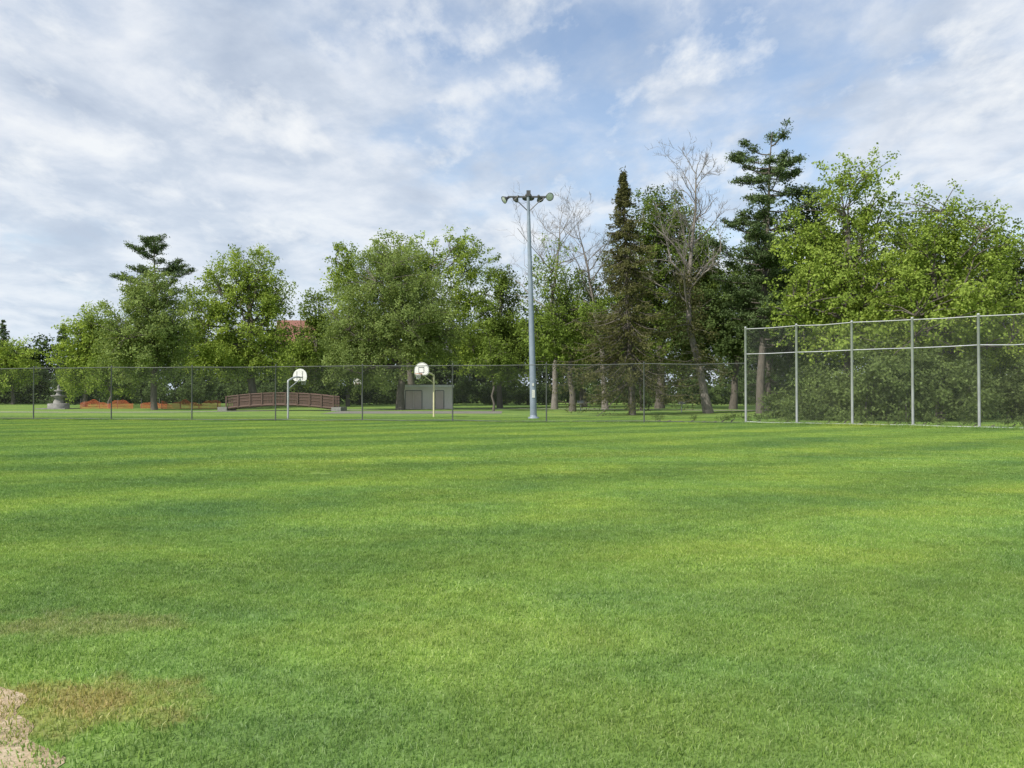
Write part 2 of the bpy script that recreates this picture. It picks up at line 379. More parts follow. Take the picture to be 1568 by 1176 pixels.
pn=patch('near_blades',0.8,4700,0.017,0.036,0.0046,1.05)
pm=patch('middle_blades',0.8,2100,0.018,0.037,0.0075,1.05)
pf=patch('far_blades',1.6,3300,0.020,0.040,0.012,1.05)
pts=[]; pts2=[]
for y in np.arange(-2.4,20.8,0.8):
    for x in np.arange(-24.4,24,0.8):
        if y<1 and abs(x)>5: continue
        if x<-1.0 and y<6.4 and x<dirt_edge(y)+1.6: continue
        if abs(x)>0.75*y+4: continue
        t=(y-6.0)/6.0+0.25*rng.normal()
        a=rng.integers(4)*math.pi/2
        if t<0.5: pts.append((x,y,0,1.02,a))
        elif (y-17)/6+0.3*rng.normal()<0.5: pts2.append((x,y,0,1.02,a))
instancer('lawn_grass',pn,pts)
instancer('lawn_grass',pm,pts2)
n=330000; bx=rng.uniform(-9,0.5,n); by=rng.uniform(-3,6.9,n)
de=np.array([dirt_edge(v) for v in np.linspace(-3,7,400)]); e=np.interp(by,np.linspace(-3,7,400),de)
cl=0.13*np.sin(bx*9+2*np.sin(by*6))*np.sin(by*11+1.5*np.sin(bx*7))+0.16*np.sin(bx*23+by*5+3*np.sin(by*4))*np.sin(by*29-bx*11)+0.12*np.sin(bx*61+by*37)*np.sin(by*53-bx*41)
pr=np.clip((bx-e+0.05+cl)/0.6,0.0,1)**1.2+0.02; pr=np.clip(pr,0,1)
gx=np.floor((bx+24.4)/0.8+0.5)*0.8-24.4; gy=np.floor((by+2.4)/0.8+0.5)*0.8-2.4
eg=np.interp(gy,np.linspace(-3,7,400),de); filled=~((gx<-1.0)&(gy<6.4)&(gx<eg+1.6))
keep=(rng.uniform(size=n)<pr)&(~filled)&(bx>-6.8)
bx=bx[keep];by=by[keep]; v,f,var=blades(bx,by,rng.uniform(0.020,0.038,len(bx))*np.clip(0.55+pr[keep]*0.5,0.55,1),0.0065,1.1)
obj('turf_edge_grass',quadmesh('turf_edge',v,f,[BLADE],var=var))
pts=[]
for y in np.arange(13.6,66,1.6):
    w=0.72*y+6
    for x in np.arange(-w,w,1.6):
        if (y-17)/6+0.3*rng.normal()>-0.3: pts.append((x,y,gz(y),1.03,rng.integers(4)*math.pi/2))
instancer('lawn_grass',pf,pts)

# ------------------------------------------------------------------ fences
GALV=simple('galvanised_steel',(0.50,0.51,0.52),(0.36,0.37,0.38),2,0.5,0.3)
GALVD=simple('weathered_steel',(0.14,0.15,0.14),(0.09,0.095,0.09),2,0.6,0.3)
WIRE=simple('fence_wire',(0.11,0.12,0.12),(0.08,0.085,0.08),2,0.6,0.2)
WIRER=simple('fence_wire_galvanised',(0.18,0.19,0.19),(0.13,0.14,0.14),2,0.6,0.2)
def chainlink(p0,p1,z0,z1,gap,w):
    p0=np.array(p0,float);p1=np.array(p1,float); L=np.linalg.norm(p1-p0); d=(p1-p0)/L; nrm=np.array([-d[1],d[0]]); H=z1-z0
    st=np.arange(-H,L+H,gap*1.414); V=[];F=[];k=0
    for sgn in(1,-1):
        s0=st.copy(); s1=s0+sgn*H; du=s1-s0
        lo=(0-s0)/du; hi=(L-s0)/du; t0=np.maximum(0,np.minimum(lo,hi)); t1=np.minimum(1,np.maximum(lo,hi)); ok=t1>t0+1e-3
        u=(s0+du*t0)[ok]; v=(s0+du*t1)[ok]; zu=(z0+H*t0)[ok]; zv=(z0+H*t1)[ok]; off=nrm*(0.004*sgn); segs=10
        for q in range(segs):
            ua=u+(v-u)*q/segs; ub=u+(v-u)*(q+1)/segs; zc=zu+(zv-zu)*q/segs; zd=zu+(zv-zu)*(q+1)/segs
            hw=w*0.707
            def pt(s,z): return np.stack([p0[0]+d[0]*s+off[0],p0[1]+d[1]*s+off[1],z],-1)
            quad=np.stack([pt(ua-hw,zc),pt(ua+hw,zc),pt(ub+hw,zd),pt(ub-hw,zd)],1).reshape(-1,3)
            n=len(ua); V.append(quad); F.append(np.arange(n*4).reshape(-1,4)+k); k+=n*4
    return np.concatenate(V),np.concatenate(F)
def fence(name,posts,h,rails,steel,wire,pr,rr,gap,w):
    par=empty(name,(posts[0][0],posts[0][1],0)); o=np.array([posts[0][0],posts[0][1],0])
    mb=MB()
    for (x,y) in posts:
        mb.lathe([(pr,-0.1),(pr,h+0.04),(pr*1.15,h+0.05),(pr*0.8,h+0.12),(0.001,h+0.14)],np.array([x,y,0])-o,10)
    obj('posts',mb.mesh('posts',steel,True),par)
    mb=MB(); a=np.array([*posts[0],0]);b=np.array([*posts[-1],0]); P=np.linspace(0,1,len(posts)*2-1)[:,None]*(b-a)+a-o
    for z in rails:
        Q=P.copy(); Q[:,2]=z; Q[1::2,2]-=rng.uniform(0.0,0.05,len(Q[1::2])); Q[::2,2]+=rng.uniform(-0.03,0.03,len(Q[::2])); mb.tube(Q,rr,8)
    obj('rails',mb.mesh('rails',steel,True),par)
    V,F=chainlink(posts[0],posts[-1],0.05,h-0.03,gap,w); V=V-o
    obj('wire_mesh',quadmesh('wire_mesh',V,F,[wire]),par)
A=np.array([-34.6,57.0]);B=np.array([14.5,48.9]); step=(B-A)/8
fence('chain_link_fence',[tuple(A+step*i) for i in range(-6,9)],3.75,[3.75,0.12],GALVD,WIRE,0.045,0.025,0.09,0.004)
A2=np.array([14.5,48.88]);B2=np.array([24.3,41.0]); st2=(B2-A2)/4
fence('chain_link_fence',[tuple(A2+st2*i) for i in range(0,9)],5.9,[5.9,4.35,0.12],GALV,WIRER,0.07,0.026,0.09,0.004)

# ------------------------------------------------------------------ floodlight pole
POLE=simple('painted_pole_steel',(0.28,0.33,0.40),(0.20,0.24,0.30),1.5,0.5,0.1)
LAMPM=simple('lamp_housing',(0.13,0.13,0.13),(0.08,0.08,0.08),3,0.5,0.4)
LAMPW=simple('lamp_reflector_glass',(0.75,0.77,0.78),(0.6,0.62,0.63),3,0.2,0.1)
PLATE=simple('pole_plate',(0.7,0.7,0.66),(0.55,0.55,0.5),6,0.5)
fl=empty('stadium_light_pole',(1.65,60.4,0))
mb=MB(); mb.tube([(0,0,-0.1),(-0.08,0,4),(-0.2,0,9),(-0.33,0,14),(-0.42,0,17.3)],[0.26,0.24,0.19,0.145,0.11],16)
mb.lathe([(0.42,0),(0.42,0.12),(0.28,0.14),(0.28,0.3)],(0,0,0),16); obj('pole',mb.mesh('pole',POLE,True),fl)
mb=MB(); mb.box((-0.02,-0.27,1.9),(0.11,0.02,0.3)); mb.box((-0.04,-0.265,2.6),(0.07,0.02,0.1)); obj('plates',mb.mesh('plates',PLATE),fl)
mb=MB(); mb.box((-0.38,0,17.05),(1.6,0.06,0.06)); mb.tube([(-0.38,-0.02,15.9),(-1.1,-0.02,16.6),(-1.6,0,17.0)],0.04,6); mb.tube([(-0.38,-0.02,15.9),(0.35,-0.02,16.6),(0.9,0,17.0)],0.04,6)
mb.box((-0.38,0,17.3),(0.16,0.16,0.22)); obj('crossarm',mb.mesh('crossarm',LAMPM),fl)
mh=MB(); mg=MB()
for i,(dx,dz,ax,s) in enumerate([(-2.0,-0.10,(-0.75,-0.35,-0.5),1.0),(-1.2,-0.02,(-0.5,0.6,-0.55),0.85),(-0.55,0.10,(-0.2,0.8,-0.6),0.8),(-0.2,0.10,(0.2,0.8,-0.6),0.8),(0.45,0.0,(0.3,0.75,-0.5),0.9),(1.15,0.05,(0.35,-0.85,-0.35),1.05)]):
    ax=np.array(ax); ax/=np.linalg.norm(ax); c=np.array([-0.02+dx,0,17.05+dz])
    mh.lathe([(0.001,-0.42*s),(0.09*s,-0.40*s),(0.11*s,-0.2*s),(0.17*s,-0.12*s),(0.27*s,0.04*s),(0.31*s,0.14*s),(0.29*s,0.14*s),(0.26*s,0.06*s)],c+ax*0.2,18,ax)
    mg.lathe([(0.285*s,0.10*s),(0.2*s,0.13*s),(0.001,0.145*s)],c+ax*0.2,18,ax)
    mh.tube([c+[0,0,0.05],c+ax*0.05,c+ax*0.1],0.04,6)
obj('lamp_housings',mh.mesh('lamp_housings',LAMPM,True),fl); obj('lamp_lenses',mg.mesh('lamp_lenses',LAMPW,True),fl)

# ------------------------------------------------------------------ basketball hoops
WHITE=simple('white_paint',(0.78,0.78,0.76),(0.66,0.66,0.63),3,0.45)
CREAM=simple('cream_paint',(0.72,0.66,0.42),(0.6,0.53,0.32),3,0.5)
BLACKP=simple('black_paint',(0.03,0.03,0.03),(0.02,0.02,0.02),3,0.5)
ORANGE=simple('orange_rim',(0.75,0.16,0.03),(0.6,0.12,0.03),3,0.5)
NETM=simple('net_cord',(0.7,0.7,0.7),(0.6,0.6,0.6),3,0.8)
def fan_outline(w,h):
    pts=[(-w/2*0.72,0),(w/2*0.72,0),(w/2*0.95,0.12*h),(w/2,0.35*h)]
    for a in np.linspace(10,170,13): pts.append((math.cos(math.radians(a))*w/2,0.38*h+math.sin(math.radians(a))*0.62*h))
    pts+=[(-w/2,0.35*h),(-w/2*0.95,0.12*h)]; return pts
def hoop(x,y,ang,off,zt,w,h,polemat,markings=True,pr=0.075):
    par=empty('basketball_hoop',(x,y,gz(y)),(0,0,ang))   # faces local -Y
    zb=zt-h; mb=MB()
    P=[(0,0,-0.1),(0,0,zb-0.2)]
    for t in np.linspace(0,1,6): P.append((0,-off*0.8*t,zb+0.0+0.32*math.sin(t*math.pi/2)))
    mb.tube(P,pr,12); mb.tube([(0,-0.05,zb-0.6),(0,-off*0.5,zb-0.25),(0,-off+0.05,zb+0.12)],0.035,8)
    mb.tube([(0,-off*0.8,zb+0.32),(0,-off*0.9,zb+0.32),(0,-off+0.03,zb+0.32)],0.05,8)
    obj('pole',mb.mesh('pole',polemat,True),par)
    o=fan_outline(w,h); n=len(o); V=[(a,-off,zb+b) for a,b in o]+[(a,-off+0.04,zb+b) for a,b in o]
    me=bpy.data.meshes.new('backboard'); me.from_pydata(V,[],[list(range(n)),list(range(2*n-1,n-1,-1))]+[[i,i+n,(i+1)%n+n,(i+1)%n] for i in range(n)]); me.materials.append(WHITE); obj('backboard',me,par)
    mk=MB(); ins=[(a*0.95,(b-h/2)*0.94+h/2) for a,b in o]
    for i in range(n):
        a,b=ins[i],ins[(i+1)%n]; mk.tube([(a[0],-off-0.005,zb+a[1]),((a[0]+b[0])/2,-off-0.005,zb+(a[1]+b[1])/2),(b[0],-off-0.005,zb+b[1])],0.016,4)
    if markings:
        for cx,cz,hx,hz in((0,0.62*h,0.29,0.025),(0,0.2*h,0.29,0.025),(-0.29,0.41*h,0.025,0.21*h),(0.29,0.41*h,0.025,0.21*h)): mk.box((cx,-off-0.008,zb+cz),(hx,0.006,hz))
    obj('markings',mk.mesh('markings',BLACKP),par)
    br=MB()
    for sx in(-0.3,0.3): br.tube([(sx,-off+0.055,zb+0.08),(sx,-off+0.055,zb+h*0.45),(sx,-off+0.055,zb+h*0.8)],0.018,6)
    br.box((0,-off+0.06,zb+0.3),(0.33,0.015,0.03)); obj('brackets',br.mesh('brackets',GALVD),par)
    r=MB(); a=np.linspace(0,2*np.pi,21); rc=-off-0.36
    r.tube(np.stack([0.23*np.cos(a),rc+0.23*np.sin(a),np.full(21,zb+0.12)],-1),0.02,6); r.box((0,-off-0.07,zb+0.11),(0.08,0.07,0.03)); obj('rim',r.mesh('rim',ORANGE,True),par)
    nt_=MB()
    for k in range(10):
        for s in(-1,1):
            t=k*2*np.pi/10; q=[]
            for u in np.linspace(0,1,4): rr=0.225-0.09*u; q.append((rr*math.cos(t+s*u*0.8),rc+rr*math.sin(t+s*u*0.8),zb+0.11-0.4*u))
            nt_.tube(q,0.005,3)
    obj('net',nt_.mesh('net',NETM),par)
hoop(-17.05,60.0,math.radians(150),1.25,3.84,1.45,0.95,GALV)
hoop(-6.45,65.0,math.radians(-38),1.45,4.45,1.65,1.05,CREAM)
hoop(-19.8,104,math.radians(-20),1.1,3.75,1.2,0.85,GALVD)

# ------------------------------------------------------------------ park utility building
WALLB=simple('painted_block_wall',(0.80,0.76,0.68),(0.70,0.66,0.58),0.9,0.85)
FASC=simple('roof_fascia',(0.78,0.78,0.75),(0.62,0.62,0.6),2,0.6)
ROOFD=simple('roof_membrane',(0.22,0.21,0.20),(0.15,0.15,0.14),2,0.9)
DOORM=simple('steel_door',(0.66,0.56,0.50),(0.58,0.49,0.43),2,0.6)
sh=empty('utility_building',(-10.3,95,gz(94)-0.05),(0,0,math.radians(4)))
mb=MB(); mb.box((0,0,1.3),(3.05,2.3,1.3)); 
obj('walls',mb.mesh('walls',WALLB),sh)
mb=MB(); mb.box((0,0,2.73),(3.3,2.6,0.125)); obj('fascia',mb.mesh('fascia',FASC),sh)
mb=MB(); mb.box((0,0,2.89),(3.1,2.4,0.03)); obj('roof',mb.mesh('roof',ROOFD),sh)
mb=MB()
for cx in(-1.9,-0.95,1.6): mb.box((cx,-2.32,1.1),(0.44,0.02,1.05))
obj('doors',mb.mesh('doors',DOORM),sh)
mb=MB()
for cx,hx in((-1.425,0.98),(1.6,0.52)):
    mb.box((cx,-2.315,2.2),(hx,0.03,0.04)); mb.box((cx-hx,-2.315,1.08),(0.04,0.03,1.07)); mb.box((cx+hx,-2.315,1.08),(0.04,0.03,1.07))
obj('door_frames',mb.mesh('door_frames',GALVD),sh)

def house(x,y,rz,w,dp,wh,rh,wallm,roofm):
    h=empty('house',(x,y,gz(y)),(0,0,rz)); mb=MB(); mb.box((0,0,wh/2),(w/2,dp/2,wh/2)); obj('walls',mb.mesh('walls',wallm),h)
    e=0.5; V=[(-w/2-e,-dp/2-e,wh-.2),(w/2+e,-dp/2-e,wh-.2),(w/2+e,dp/2+e,wh-.2),(-w/2-e,dp/2+e,wh-.2),(-w/2-e,0,wh+rh),(w/2+e,0,wh+rh)]
    me=bpy.data.meshes.new('roof'); me.from_pydata(V,[],[(0,1,5,4),(2,3,4,5),(0,4,3),(1,2,5),(3,2,1,0)]); me.materials.append(roofm); obj('roof',me,h)
    mb=MB(); mf=MB()
    for fl_ in range(int(wh//3)):
        for cx in np.arange(-w/2+1.6,w/2-0.8,2.6):
            mb.box((cx,-dp/2-0.01,1.6+3*fl_),(0.45,0.02,0.7)); 
            for a,b,c_,d_ in((0,0.75,0.55,0.06),(0,-0.75,0.55,0.06),(-0.5,0,0.05,0.69),(0.5,0,0.05,0.69),(0,0,0.44,0.03)): mf.box((cx+a,-dp/2-0.03,1.6+3*fl_+b),(c_,0.035,d_))
    obj('windows',mb.mesh('windows',GLASS),h); obj('window_frames',mf.mesh('window_frames',WHITE),h)
    mb=MB(); mb.box((w*0.25,0.8,wh+rh*0.6),(0.45,0.45,rh*0.5)); obj('chimney',mb.mesh('chimney',BRICK),h)
GLASS=simple('window_glass',(0.06,0.08,0.10),(0.04,0.05,0.06),1,0.1)
BRICK=simple('brick',(0.30,0.14,0.10),(0.22,0.10,0.07),6,0.9)
REDROOF=simple('red_roof',(0.28,0.12,0.09),(0.21,0.09,0.07),3,0.8)
GREYS=simple('grey_siding',(0.30,0.34,0.40),(0.24,0.28,0.33),1,0.7,stretch=(0.2,0.2,8))
GREYR=simple('grey_shingles',(0.15,0.15,0.16),(0.09,0.09,0.10),6,0.9)
house(-41.2,152,0.1,7,9,10.2,5.4,BRICK,REDROOF)
house(-13,152,-0.1,12,9,7.5,4.0,GREYS,GREYR)

# ------------------------------------------------------------------ footbridge
WOOD=simple('bridge_timber',(0.14,0.085,0.062),(0.085,0.053,0.04),5,0.8,stretch=(0.4,2,2))
br=empty('wooden_footbridge',(-24.7,85,gz(85)),(0,0,math.radians(-3)))
mb=MB(); hl=5.9; arch=lambda x: 0.35+0.42*(1-(x/hl)**2)
xs=np.linspace(-hl,hl,17)
for sy in(-1.0,1.0):
    mb.tube([(x,sy,arch(x)-0.12) for x in xs],0.14,4)
    for zz,r in((0.45,0.05),(0.8,0.05),(1.12,0.075)): mb.tube([(x,sy,arch(x)+zz) for x in xs],r,4)
    for x in np.linspace(-hl+0.1,hl-0.1,10): mb.box((x,sy*1.06,arch(x)+0.5),(0.07,0.06,0.72))
    for x in np.arange(-hl+0.3,hl-0.2,0.17): mb.box((x,sy*0.97,arch(x)+0.55),(0.05,0.02,0.52))
obj('railings',mb.mesh('railings',WOOD),br)
mb=MB()
for x in np.arange(-hl,hl+0.01,0.2): mb.box((x,0,arch(x)+0.02),(0.09,1.0,0.03))
obj('deck',mb.mesh('deck',WOOD),br)
STONE=simple('stone',(0.33,0.32,0.30),(0.17,0.165,0.15),2.5,0.9,bump=0.5)
mb=MB()
for sx in(-1,1): mb.box((sx*(hl+0.25),0,0.12),(0.5,1.3,0.28))
obj('abutments',mb.mesh('abutments',STONE),br)

mo=empty('stone_fountain',(-53.5,93,gz(93)))
mb=MB(); mb.lathe([(1.15,0),(1.15,0.6),(1.02,0.65),(0.98,0.4),(0.6,0.4),(0.55,0.9),(0.4,1.1),(0.38,1.3),(0.8,1.5),(0.84,1.62),(0.4,1.6),(0.25,1.8),(0.22,2.0),(0.5,2.12),(0.48,2.2),(0.18,2.25),(0.14,2.5),(0.2,2.6),(0.001,2.9)],(0,0,0),24)
obj('basin_and_tiers',mb.mesh('basin',STONE,True),mo)
mb=MB(); mb.box((0,0,0.03),(1.7,1.7,0.06)); obj('plinth',mb.mesh('plinth',STONE),mo)

SAFE=simple('orange_plastic',(0.80,0.20,0.07),(0.6,0.14,0.05),4,0.6)
for (x0,x1,yy0,hs) in((-51.5,-45.2,94,0.95),(-45.0,-41.8,95.5,0.75),(-41.4,-34.4,93,0.95)):
    sf=empty('orange_safety_fence',(x0,yy0,gz(yy0))); n=int((x1-x0)/0.13); mb=MB(); L=x1-x0
    hh=lambda x:hs*(0.85+0.22*math.sin(x*1.9+x0)+0.09*math.sin(x*5)); xs=np.linspace(0,L,n)
    for x in xs: mb.tube([(x,0.1*math.sin(x),0.05),(x,0.1*math.sin(x),hh(x)*0.5),(x,0.1*math.sin(x),hh(x))],0.017,4)
    for k in np.linspace(0.06,1,7): mb.tube([(x,0.1*math.sin(x),hh(x)*k) for x in xs],0.017,4)
    obj('netting',mb.mesh('netting',SAFE),sf)
    mb=MB()
    for x in np.arange(0,L+0.1,2.2): mb.box((x,0.16,0.6),(0.03,0.02,0.62))
    obj('stakes',mb.mesh('stakes',GALVD),sf)

def grill(x,y,rz):
    g=empty('park_grill',(x,y,gz(y)),(0,0,rz)); mb=MB(); mb.tube([(0,0,-.05),(0,0,0.4),(0,0,0.8)],0.05,10)
    mb.box((0,0,0.82),(0.32,0.24,0.02)); mb.box((-0.31,0,0.95),(0.01,0.24,0.11)); mb.box((0.31,0,0.95),(0.01,0.24,0.11)); mb.box((0,0.23,0.95),(0.3,0.01,0.11))
    for k in range(9): mb.box((-0.26+k*0.065,0,1.03),(0.008,0.22,0.006))
    mb.tube([(0.3,-0.2,1.03),(0.42,-0.22,1.05),(0.5,-0.22,1.05)],0.015,6)
    obj('firebox_and_post',mb.mesh('firebox',GALV),g)
grill(17.0,79,0.3); grill(7.5,86,-0.4)

# ------------------------------------------------------------------ trees
BL=broadleaf
BL('broadleaf_tree',-39.9,88,[(-1,9,4.6,4.8),(0,12.3,3.2,3.4),(-3,6.4,3.4,3.2),(2.3,7.7,2.5,4.0),(0,5.6,4,2.4)],L_WILLOW,0.3,260,130,0.2,0.85)
white_pine('white_pine_tree',-45.5,100,21.6,4.2,L_PINE,nb=60,z0=0.35)
BL('broadleaf_tree',-56.9,105,[(0,8,3.8,4.8),(-1.5,5,3.2,3.8),(1.5,10,2.9,3.0),(2.5,5,3,3.5)],L_LIGHT,0.28,190,120,0.24,0.9)
BL('maple_tree',-33.1,100,[(-0.5,16,4.6,4.6),(-4.5,12.5,4.8,4.8),(2,12,3.5,4.8),(-6,8,3.9,4),(-1,8,5,4.2),(3,7,2.8,3.6),(-3,6,5,2.5)],L_LIGHT,0.5,380,130,0.23,0.95)
BL('broadleaf_tree',-28.6,115,[(0,13,2.8,5),(2,8,3.2,4.5),(-2.2,6.5,3,4),(4,7,2.5,4)],L_MID,0.3,180,120,0.26,1.0)
BL('broadleaf_tree',-12.5,88,[(-1,14,4.5,4.9),(-4.5,10,3.9,4.8),(2.5,10.5,4.4,5.0),(-3,6,4.5,3.4),(2.8,8,4.3,3.0),(-6,6,2.5,3.4)],L_WILLOW,0.42,520,150,0.17,0.8,shell=2.8)
BL('broadleaf_tree',-13.5,107,[(-8.7,18,3.1,4.2),(6.8,19.5,3.6,4.4),(-4,20,3.2,3.6),(1,19,4.1,4.2),(7,13,3.2,5.2),(-8.6,11,3.2,5.8),(0,12,5.4,5.8),(7.4,9,3.2,3.6)],L_LIGHT,0.5,360,120,0.26,1.03)
BL('broadleaf_tree',-1.5,98,[(0,13,3.2,4.4),(-1,9,3.8,4.6),(1.5,8,3.4,4.2),(0,16,2.2,2.6),(-1.5,6.5,3,2.6),(2,5.8,3,2.6)],L_MID,0.32,230,120,0.23,0.9,vbias=-0.05)
BL('broadleaf_tree',6.3,82,[(-1.8,13,3,4),(0.5,9,3.5,4),(-2.5,8,3,3.6),(-0.5,6.2,3.5,2.4)],L_MID,0.32,170,95,0.19,0.8,fork=0.2,vbias=0.1)
bare_tree('bare_tree',4.9,91,[(0,0),(0.1,6),(-0.4,12),(0.3,17),(0.6,20.5)],0.35,BARKG,13,8.6,1.15,4,0.4)
bare_tree('bare_tree',11.0,93,[(0,0),(-0.3,6),(-1.2,12),(-2.0,17),(-3.0,20.5)],0.35,BARKG,12,7.5,1.1,4,0.45)
spruce('spruce_tree',10.7,70,21.5,5.3,L_OLIVE,nb=380,per=120,z0=0.13,leanx=-0.8,pw=1.0,ragged=0.5,droop=0.6,nl=0.27,wood=BARK,tr=0.3,knob=True)
BL('broadleaf_tree',17.8,95,[(0,22,4,4.8),(3,18,4.8,5.2),(6.5,15,3.8,5.4),(-2,15,4.4,5.4),(3,10,6,5.4)],L_MID,0.5,400,130,0.25,1.0,vbias=-0.1)
bare_tree('dead_tree',18.7,75,[(0,0),(-0.8,4),(-1.9,9),(-1.7,14),(-1.2,19),(-1.1,23.0)],0.42,BARKG,20,5.6,0.62,4,0.42,leafy=(3.4,14,2.8,100,L_OLIVE))
white_pine('white_pine_tree',23.6,75,27.0,4.6,L_PINE,nb=95,z0=0.2,per=17,topx=1.3)
BL('broadleaf_tree',25.6,60,[(0.6,17.3,3,3.3),(-2.5,14,3,3.4),(2.6,14.3,2.5,3),(-1,10.5,4.2,3.6),(2.5,9.5,3,3),(-3.5,8.3,2.6,3),(0,6.3,3.6,2.6)],L_LIGHT,0.3,320,80,0.19,0.62,lean=-0.3,shell=2.0)
BL('broadleaf_tree',31.0,57,[(0,14,3.2,3.6),(3,13,2.5,3.2),(-2,11,2.5,3.6),(1.5,9.5,4.2,3.6),(-1.5,7,3.6,3),(3,6.8,3.3,3.2)],L_LIGHT,0.3,330,85,0.18,0.62,vbias=-0.05)
BL('broadleaf_tree',43.7,68,[(0,12,4.5,4.5),(-3.5,9,3.7,4.2),(3,9,4,4.8),(0,5,5,3.4)],L_MID,0.35,260,120,0.2,0.85,vbias=-0.1)
BL('broadleaf_tree',53,60,[(0,12,4.5,4.3),(-3.5,9,3.5,3.8),(3,9,4,4.6),(0,5,5,3)],L_MID,0.35,170,100,0.24,0.9)
BL('broadleaf_tree',30,78,[(0,19,2.6,4.2),(0,13,4.2,5.2),(3.2,15,3,5),(-1,8,4.4,4.4)],L_DARK,0.4,240,130,0.24,0.95,vbias=0.15)
BL('broadleaf_tree',25.8,92,[(0,11,5,6.0),(-4,9,4,4.8),(4,12,4,5.4)],L_DARK,0.4,200,130,0.28,1.05,vbias=0.15)
BL('broadleaf_tree',40.8,80,[(0,14.5,4.7,5),(-4,10,4.2,5),(4,11,4.2,5),(0,7,5.4,4)],L_DARK,0.4,260,130,0.26,1.05,vbias=0.2)
BL('broadleaf_tree',9.5,104,[(0,12,4.8,6),(-4,9,4.2,5),(4,9,4.4,5.2),(0,7,6,4)],L_DARK,0.4,220,120,0.29,1.05,vbias=0.25)
BL('broadleaf_tree',-76,120,[(0,6,3.6,3.6),(-2.4,5,2.4,3)],L_LIGHT,0.25,90,110,0.26,0.9)
BL('broadleaf_tree',-86,116,[(0,7,4,4),(2.4,5,2.4,2.6)],L_MID,0.25,100,110,0.26,0.9)
BL('broadleaf_tree',-49.5,97,[(0,5,2.8,2.8),(1,3.6,2.4,1.8)],L_MID,0.16,80,100,0.2,0.7,vbias=0.1)
BL('broadleaf_tree',-22.5,108,[(0,8,3.2,4.6),(-2,5.5,3.2,3.4),(2,6,3,4)],L_MID,0.25,140,110,0.25,0.9,vbias=-0.05)
BL('small_tree',-2.0,84,[(0,5.5,2.3,2.4),(0.8,4.4,2,1.5)],L_MID,0.12,70,80,0.18,0.6)
BL('small_tree',13.8,84,[(0,6,2.6,2.6),(-1,4.8,2.2,1.7)],L_MID,0.12,75,80,0.18,0.6,vbias=-0.1)
spruce('spruce_tree',-97,150,15.5,3.4,L_PINE,nb=170,per=60,z0=0.05,nl=0.4)
spruce('spruce_tree',-67.2,118,12.3,2.8,L_PINE,nb=170,per=70,z0=0.05,nl=0.35)
spruce('spruce_tree',28,86,22,3.2,L_PINE,nb=240,per=90,z0=0.08,nl=0.3)

def mass(name,items,mat,leaf,lp,cr,ncl_per,trunks=True):
    mb=MB();Cs=[];Ov=[];Vr=[]
    for (x,y,z,rx,ry,rz) in items:
        d=unit(rng.normal(size=(ncl_per,3))); d[:,1]=np.where(rng.uniform(size=ncl_per)<0.7,-abs(d[:,1]),d[:,1]); r=rng.uniform(0,1,(ncl_per,1))**(1/3.2)*(1+0.15*rng.normal(size=(ncl_per,1)))
        C=np.array([x,y,z])+d*r*np.array([rx,ry,rz]); C=C[C[:,2]>gz(y)+0.3]
        idx=np.repeat(np.arange(len(C)),lp); off=rng.normal(size=(len(idx),3))*0.55*cr*np.array([1,1,0.75])
        L=C[idx]+off; L[:,2]=np.maximum(L[:,2],gz(y)+0.03); Cs.append(L); Ov.append(unit(off)+unit(C[idx]-np.array([x,y,z])))
        cv=rng.normal(size=len(C))*0.17+0.45+rng.normal()*0.13; Vr.append(np.clip(cv[idx]+rng.normal(size=len(idx))*0.14,0,1))
        if trunks: mb.tube([(x,y,gz(y)-0.1),(x+.1,y,z*0.5),(x,y,z)],[0.3,0.24,0.1],6)
        else: mb.tube([(x,y,gz(y)-0.1),(x,y,z*0.5),(x+0.2,y,z)],[0.06,0.05,0.02],4)
    C=np.concatenate(Cs); v,f=leaves(C,np.concatenate(Ov),leaf,leaf*0.65,up=0.5,outw=0.6)
    return finish_tree(name,mb,v,f,np.concatenate(Vr),BARK,mat,(0,0,0))
items=[]
for x in np.arange(-140,130,5.0):
    h=rng.uniform(8.5,11.5) if x<-72 else rng.uniform(11.5,15) if x<0 else rng.uniform(15,19)
    y=rng.uniform(132,142) 
    items.append((x,y,h*0.66,rng.uniform(3.5,5),3,h*0.42)); items.append((x+rng.uniform(-2,2),y-4,h*0.34,rng.uniform(3,4.5),2.6,h*0.33)); items.append((x+rng.uniform(-2,2),y-7,1.8,rng.uniform(3,4.5),2,2.2))
mass('distant_tree_line',items,L_DARK,0.48,60,1.2,46)
items=[]
for x in np.arange(-62,40,4.2):
    y=rng.uniform(114,122); h=rng.uniform(2.0,5.5); items.append((x,y,gz(y)+h*0.45,rng.uniform(1.8,3),1.8,h*0.5))
mass('hedgerow',items,L_DARK,0.3,60,0.75,32,False)
items=[]
for i in range(64):
    t=rng.uniform(0,1.0); x=18.5+36*t+rng.uniform(-1,1); y=54-9.5*t+rng.uniform(0,9)+ (2 if t<0.15 else 0); h=rng.uniform(2.2,5.8)*(0.4 if x<22.5 else 1)
    items.append((x,y,h*0.48,rng.uniform(1.2,2.3),1.4,h*0.52))
mass('shrub_thicket',items,L_BUSH,0.17,70,0.55,36,False)
items=[]
for i in range(34):
    t=i/33; x=9.5+22*t; p=(np.interp(x,[0,14.5,24.3,34],[51.9,49.6,41.9,34.2])); y=p+rng.uniform(0.2,1.2); h=rng.uniform(0.35,0.9)*(1 if x>13 else 0.6)
    items.append((x,y,h*0.4,rng.uniform(0.4,0.9),0.4,h*0.55))
mass('fence_line_weeds',items,L_BUSH,0.10,40,0.22,18,False)
pt=patch('tall_blades',1.0,1000,0.07,0.15,0.012,0.7); pts=[]
